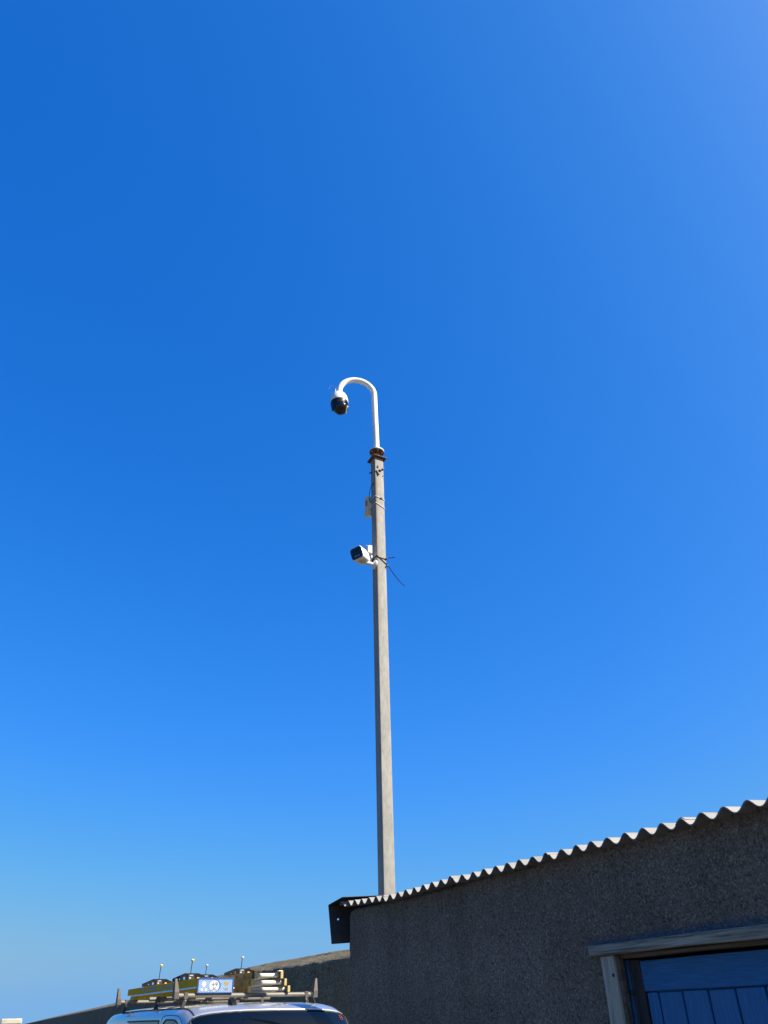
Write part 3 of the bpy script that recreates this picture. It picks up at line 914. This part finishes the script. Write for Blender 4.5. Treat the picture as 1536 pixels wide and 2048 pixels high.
# underside, bumper, lamps, wheels, mirrors
MB().box(-3.4, 1.6, Y0 - .85, Y0 + .85, .25, .42).build("underbody", M_SEAL, VAN, 0)
MB().prism([(1.60, .28), (1.86, .30), (1.93, .42), (1.93, .58), (1.86, .62), (1.60, .62)], Y0 - .82, Y0 + .82, 'y').build("front_bumper", M_BLK, VAN, 30, .03)
MB().prism([(-3.68, .35), (-3.5, .30), (-3.5, .55), (-3.68, .52)], Y0 - .85, Y0 + .85, 'y').build("rear_bumper", M_BLK, VAN, 30, .02)
MB().box(1.875, 1.90, Y0 - .42, Y0 + .42, .64, .80).build("grille", M_BLK, VAN, 0, .01)
for sgn in (-1, 1):
    MB().prism([(1.52, .72), (1.84, .70), (1.83, .86), (1.62, .98)], Y0 + sgn * .60, Y0 + sgn * .845, 'y').build("headlight", M_LAMP, VAN, 30, .02)
    MB().box(-3.60, -3.5, Y0 + sgn * .80, Y0 + sgn * .88, .8, 1.3).build("tail_light", M_RED, VAN, 0, .02)
    MB().lathe([(.02, -.06), (.09, -.05), (.11, 0), (.09, .05), (.02, .06)], 16, Matrix.Translation((.78, Y0 + sgn * 1.09, 1.16)) @ Matrix.Diagonal((.8, 1, 1.3, 1)) @ Matrix.Rotation(math.pi / 2, 4, 'Y')).build("wing_mirror", M_BLK, VAN, 50)
    MB().tube([(.80, Y0 + sgn * .93, 1.10), (.80, Y0 + sgn * 1.06, 1.12)], .03, 8).build("mirror_arm", M_BLK, VAN)
    for wx in (1.02, -2.55):
        wmx = Matrix.Translation((wx, Y0 + sgn * .86, .33)) @ Matrix.Rotation(sgn * -math.pi / 2, 4, 'X')
        wh = MB().lathe([(.21, -.1), (.31, -.10), (.33, -.07), (.33, .07), (.31, .10), (.21, .10)], 36, wmx).build("wheel", M_TYRE, VAN, 40)
        MB().lathe([(.02, .085), (.05, .09), (.07, .06), (.17, .07), (.205, .10), (.208, -.09)], 30, wmx).build("rim", M_RIM, wh, 40)
fp = section(.40, -.142)
MB().prism([(-.07, -.03), (.075, -.03), (.05, .008), (-.02, .05), (-.06, .055)], -.036, .036, 'y').xf(Matrix.Translation(fp)).build("roof_fin", M_CABLE, VAN, 40, .012)
w0 = section(.20, .27)
MB().tube([w0 - Vector((0, 0, .004)), w0 + Vector((-.012, -.008, .035)), w0 + Vector((-.05, -.035, .125))], [.022, .009, .006], 8).build("whip_aerial", M_CABLE, VAN, 60)

# roof rack
BZ = 2.008
for bx, hl, stops in ((0, .85, True), (-1.3, .80, False), (-2.7, .85, True)):
    bar = MB().tube([(bx, -hl, BZ), (bx, -hl * .5, BZ), (bx, 0, BZ - .002), (bx, hl * .5, BZ), (bx, hl, BZ)], .0235, 16).build("crossbar", M_BAR, VAN, 50)
    for sgn in (-1, 1):
        y = sgn * (hl - .11)
        MB().box(bx - .028, bx + .028, y - .022, y + .022, BZ - .035, BZ + .029).build("bracket", M_STOP, bar, 0, .004)
        MB().prism([(y - .02 * sgn, BZ - .03), (y + .02 * sgn, BZ - .03), (y + .045 * sgn, 1.885), (y + .005 * sgn, 1.885)], bx - .02, bx + .02, 'x').build("foot", M_BARD, bar, 0, .003)
        MB().lathe([(.010, -.055), (.010, -.03)], 8, Matrix.Translation((bx + .015, y, BZ))).build("bolt", M_WIRE, bar)
        if stops:
            yy = sgn * hl
            vs_ = []
            for zz_, hx, hy, oy, ox in ((-.036, .040, .030, 0, 0), (.035, .040, .028, .003, 0), (.10, .031, .021, .010, -.004), (.165, .020, .014, .018, -.008)):
                vs_ += [(bx + ox + a * hx, yy + sgn * oy + b * hy, BZ + zz_) for a, b in ((-1, -1), (1, -1), (1, 1), (-1, 1))]
            fs_ = [(0, 1, 2, 3), (15, 14, 13, 12)] + [(q * 4 + k, q * 4 + (k + 1) % 4, q * 4 + 4 + (k + 1) % 4, q * 4 + 4 + k) for q in range(3) for k in range(4)]
            MB().add(vs_, fs_).build("end_stop", M_STOP, bar, 0, .006)
            MB().lathe([(.009, -.05), (.009, -.033)], 8, Matrix.Translation((bx - .02, yy, BZ))).build("bolt", M_WIRE, bar)


# ------------------------------------------------------------------ roof load
def vthing(name, x, y, z, label, cat, group=None):
    return thing(name, VM @ Vector((x, y, z)), VR, label, cat, group)


def ladder_section(parent, name, x0, length, width, z0, h, mst, mcap, ledge=0.0, rungs=.27, r0=.07, sock=True):
    """one ladder section, front end at x0, lying flat along -x"""
    sec = bpy.data.objects.new(name, None); COL.objects.link(sec); sec.parent = parent; sec.empty_display_size = .1
    th = .030
    for sgn in (-1, 1):
        yo = sgn * width / 2; yi = yo - sgn * th
        # channel: web outside, two flanges inwards
        mb = MB()
        a, b = sorted((yo, yo - sgn * .007)); mb.box(x0 - length, x0, a, b, z0, z0 + h)
        a, b = sorted((yo - sgn * .0071, yi)); mb.box(x0 - length, x0, a, b, z0, z0 + .006); mb.box(x0 - length, x0, a, b, z0 + h - .006, z0 + h)
        st = mb.build("stile", mst, sec, 0, .0015, 1)
        a, b = sorted((yo + sgn * .002, yi)); MB().box(x0, x0 + .022, a, b, z0 - .001, z0 + h + .002).build("end_cap", mcap, sec, 0, .004)
        if ledge:
            MB().prism([(yo, z0 + h - .012), (yo + sgn * ledge, z0 + h - .016), (yo + sgn * ledge, z0 + h - .011), (yo, z0 + h + .006)], x0 - length + .15, x0 - .005, 'x').build("edge_rail", M_REFL, sec, 0)
    k = 0; x = x0 - r0
    rm_ = None
    while x > x0 - length + .05:
        if rm_ is None:
            mb = MB(); hw_ = width / 2 - .008
            mb.tube([(0, -hw_, 0), (0, hw_, 0)], h * .34, 14)
            rm_ = mb.build("rung", M_ALU, sec, 50); rm_.location = (x, 0, z0 + h / 2)
            if sock:
              rs_ = MB().lathe([(h * .30, 0), (h * .30, .0015)], 14, Matrix.Translation((0, -width / 2, 0)) @ Matrix.Rotation(math.pi / 2, 4, 'X')).build("rung_socket", M_BARD, sec, 50)
              rs_.location = (x, 0, z0 + h / 2)
        else:
            inst(rm_, "rung", sec, (x, 0, z0 + h / 2))
            if sock:
                inst(rs_, "rung_socket", sec, (x, 0, z0 + h / 2))
        x -= rungs
    return sec


LZ = BZ + .0245
L3 = vthing("extension_ladder", 0, .248, LZ, "triple stacked extension ladder with silver rungs on the van rack", "ladder")
ladder_section(L3, "ladder_section", .03, 2.95, .520, 0, .062, M_FIBRE2, M_CREAM)
ladder_section(L3, "ladder_section", .02, 2.95, .436, .066, .068, M_FIBRE2, M_CREAM)
ladder_section(L3, "ladder_section", .00, 2.95, .352, .138, .070, M_FIBRE2, M_CREAM)
MB().box(-.02, .012, .178, .19, .14, .222).build("hook_plate", M_BARD, L3, 0, .002)
MB().box(-.06, -.03, -.19, -.178, .14, .222).build("hook_plate", M_BARD, L3, 0, .002)
MB().box(-.04, .012, .12, .176, .212, .222).build("guide_clip", M_ALU, L3, 0, .002)

L2 = vthing("step_ladder", 0, -.408, LZ, "yellow fibreglass ladder stack with blue end plate on the van rack", "ladder")
ladder_section(L2, "ladder_section", .0, 3.05, .410, 0, .058, M_FIBRE, M_BPLATE, ledge=.036, sock=False)
ladder_section(L2, "ladder_section", .0, 3.25, .404, .064, .078, M_FIBRE, M_BPLATE, sock=False)
for xa, xb, za, zb in ((-2.15, -1.72, .088, .128), (-1.5, -.85, .085, .116), (-2.45, -2.3, .088, .128)):
    MB().box(xa, xb, -.2035, -.2025, za, zb).build("sticker", M_STICK, L2, 0)
PLT = MB().box(.023, .036, -.212, .212, -.004, .146).build("end_plate", M_PANEL, L2, 0, .003)
mb = MB()
mb.box(.0362, .043, -.212, .212, .136, .146); mb.box(.0362, .043, -.212, .212, -.004, .004)
mb.box(.0362, .043, -.212, -.203, .0041, .1359); mb.box(.0362, .043, .203, .212, .0041, .1359)
mb.build("plate_rim", M_BPLATE, PLT, 0)


def disc(y, z, ry, rz, x, m, name, n=24, parent=None):
    return MB().prism([(y + ry * math.cos(2 * math.pi * k / n), z + rz * math.sin(2 * math.pi * k / n)) for k in range(n)], x, x + .0015, 'x').build(name, m, parent or PLT, 0)


disc(-.008, .068, .066, .060, .0362, M_NAVY, "emblem_ring")
disc(-.018, .066, .060, .056, .0379, M_LABEL, "emblem")
disc(-.140, .084, .026, .027, .0362, M_LABEL, "hole")
disc(-.160, .030, .016, .013, .0362, M_LABEL, "hole")
disc(-.115, .030, .016, .013, .0362, M_LABEL, "hole")
disc(.125, .090, .023, .022, .0362, M_FIBRE2, "hole")
disc(.130, .035, .021, .013, .0362, M_STICK, "hole")
mb = MB()
def stroke(pts): mb.tube([(.0405, y, z) for y, z in pts], .0032, 5)
stroke([(-.026, .066), (-.026, .100), (-.050, .078), (-.016, .078)])
stroke([(.016, .084), (.006, .079), (-.004, .086), (-.002, .097), (.010, .100), (.017, .092), (.016, .076), (.006, .066)])
stroke([(-.030, .056), (-.028, .044), (-.016, .040), (-.004, .046), (-.004, .056)])
stroke([(-.050, .028), (.014, .028)])
mb.build("emblem_mark", M_NAVY, PLT, 0)


# clamps that bridge each ladder, with an upright rod and cap
def clamp(x, y, z, h, rod, capm, label):
    C = vthing("ladder_clamp", x, y, z, label, "clamp", "clamps over the ladders on the van rack")
    w = .235
    for dx in (.038,):
        # trapezoid cheek with round holes, cut as a strip mesh
        top = lambda u: h * (.38 + .62 * min(1, (1 - abs(u)) / .62))
        holes = [(-.62, .30, .10), (-.38, .42, .17), (.40, .40, .15), (.64, .28, .09)]
        nx, nzv = 64, 16
        vs = []; fs = []
        for side in (0, .012):
            for i in range(nx + 1):
                u = -1 + 2 * i / nx
                for k in range(nzv + 1):
                    vs.append((dx + side, u * w, top(u) * k / nzv))
        half = (nx + 1) * (nzv + 1)
        def solid(i, k):
            if not (0 <= i < nx and 0 <= k < nzv): return False
            u = -1 + 2 * (i + .5) / nx; zz_ = top(u) * (k + .5) / nzv
            return not any(((u - a) * w) ** 2 + (zz_ - b * h) ** 2 < (c * h) ** 2 for a, b, c in holes)
        for i in range(nx):
            for k in range(nzv):
                if not solid(i, k): continue
                a = i * (nzv + 1) + k; b = a + nzv + 1
                fs.append((a, b, b + 1, a + 1)); fs.append((half + a, half + a + 1, half + b + 1, half + b))
                if not solid(i - 1, k): fs.append((a, a + 1, half + a + 1, half + a))
                if not solid(i + 1, k): fs.append((b, half + b, half + b + 1, b + 1))
                if not solid(i, k - 1): fs.append((a, half + a, half + b, b))
                if not solid(i, k + 1): fs.append((a + 1, b + 1, half + b + 1, half + a + 1))
        MB().add(vs, fs).build("cheek", M_BLK, C, 0)
    hub = MB().box(-.0375, .0375, -.055, .055, .004, h - .004).build("hub", M_BLK, C, 0, .004)
    MB().box(.0505, .056, -.045, .035, .012, h - .012).build("hub_face", M_BARD, hub, 0, .002)
    MB().box(.0562, .058, -.026, .016, h * .70, h * .80).build("hub_label", M_LABEL, hub, 0)
    MB().box(.0562, .058, -.030, -.008, h * .38, h * .55).build("hub_label", M_LABEL, hub, 0)
    MB().box(.052, .075, .062, .095, h * .22, h * .52).build("release_button", M_ORANGE, C, 0, .005)
    MB().tube([(0, 0, h - .01), (0, .003, h + rod * .5), (0, .008, h + rod)], .0055, 8).build("rod", M_BARD, C)
    MB().lathe([(.006, -.010), (.010, -.004), (.020, .006), (.022, .014), (.018, .019), (.002, .021)], 16, Matrix.Translation((0, .008, h + rod))).build("rod_cap", capm, C, 60)


z2 = LZ + .143; z3 = LZ + .209
clamp(-.96, -.411, z2, .092, .135, M_YELLOW, "black bridge clamp with yellow cap on the yellow ladder, nearer the windscreen")
clamp(-2.40, -.411, z2, .092, .155, M_YELLOW, "black bridge clamp with yellow cap on the yellow ladder, farthest left")
clamp(-.96, .248, z3, .080, .115, M_LABEL, "black bridge clamp with white cap on the stacked extension ladder, rightmost")
clamp(-2.40, .248, z3, .080, .105, M_LABEL, "black bridge clamp with white cap, just above the blue plate's left half")

bpy.context.view_layer.update()
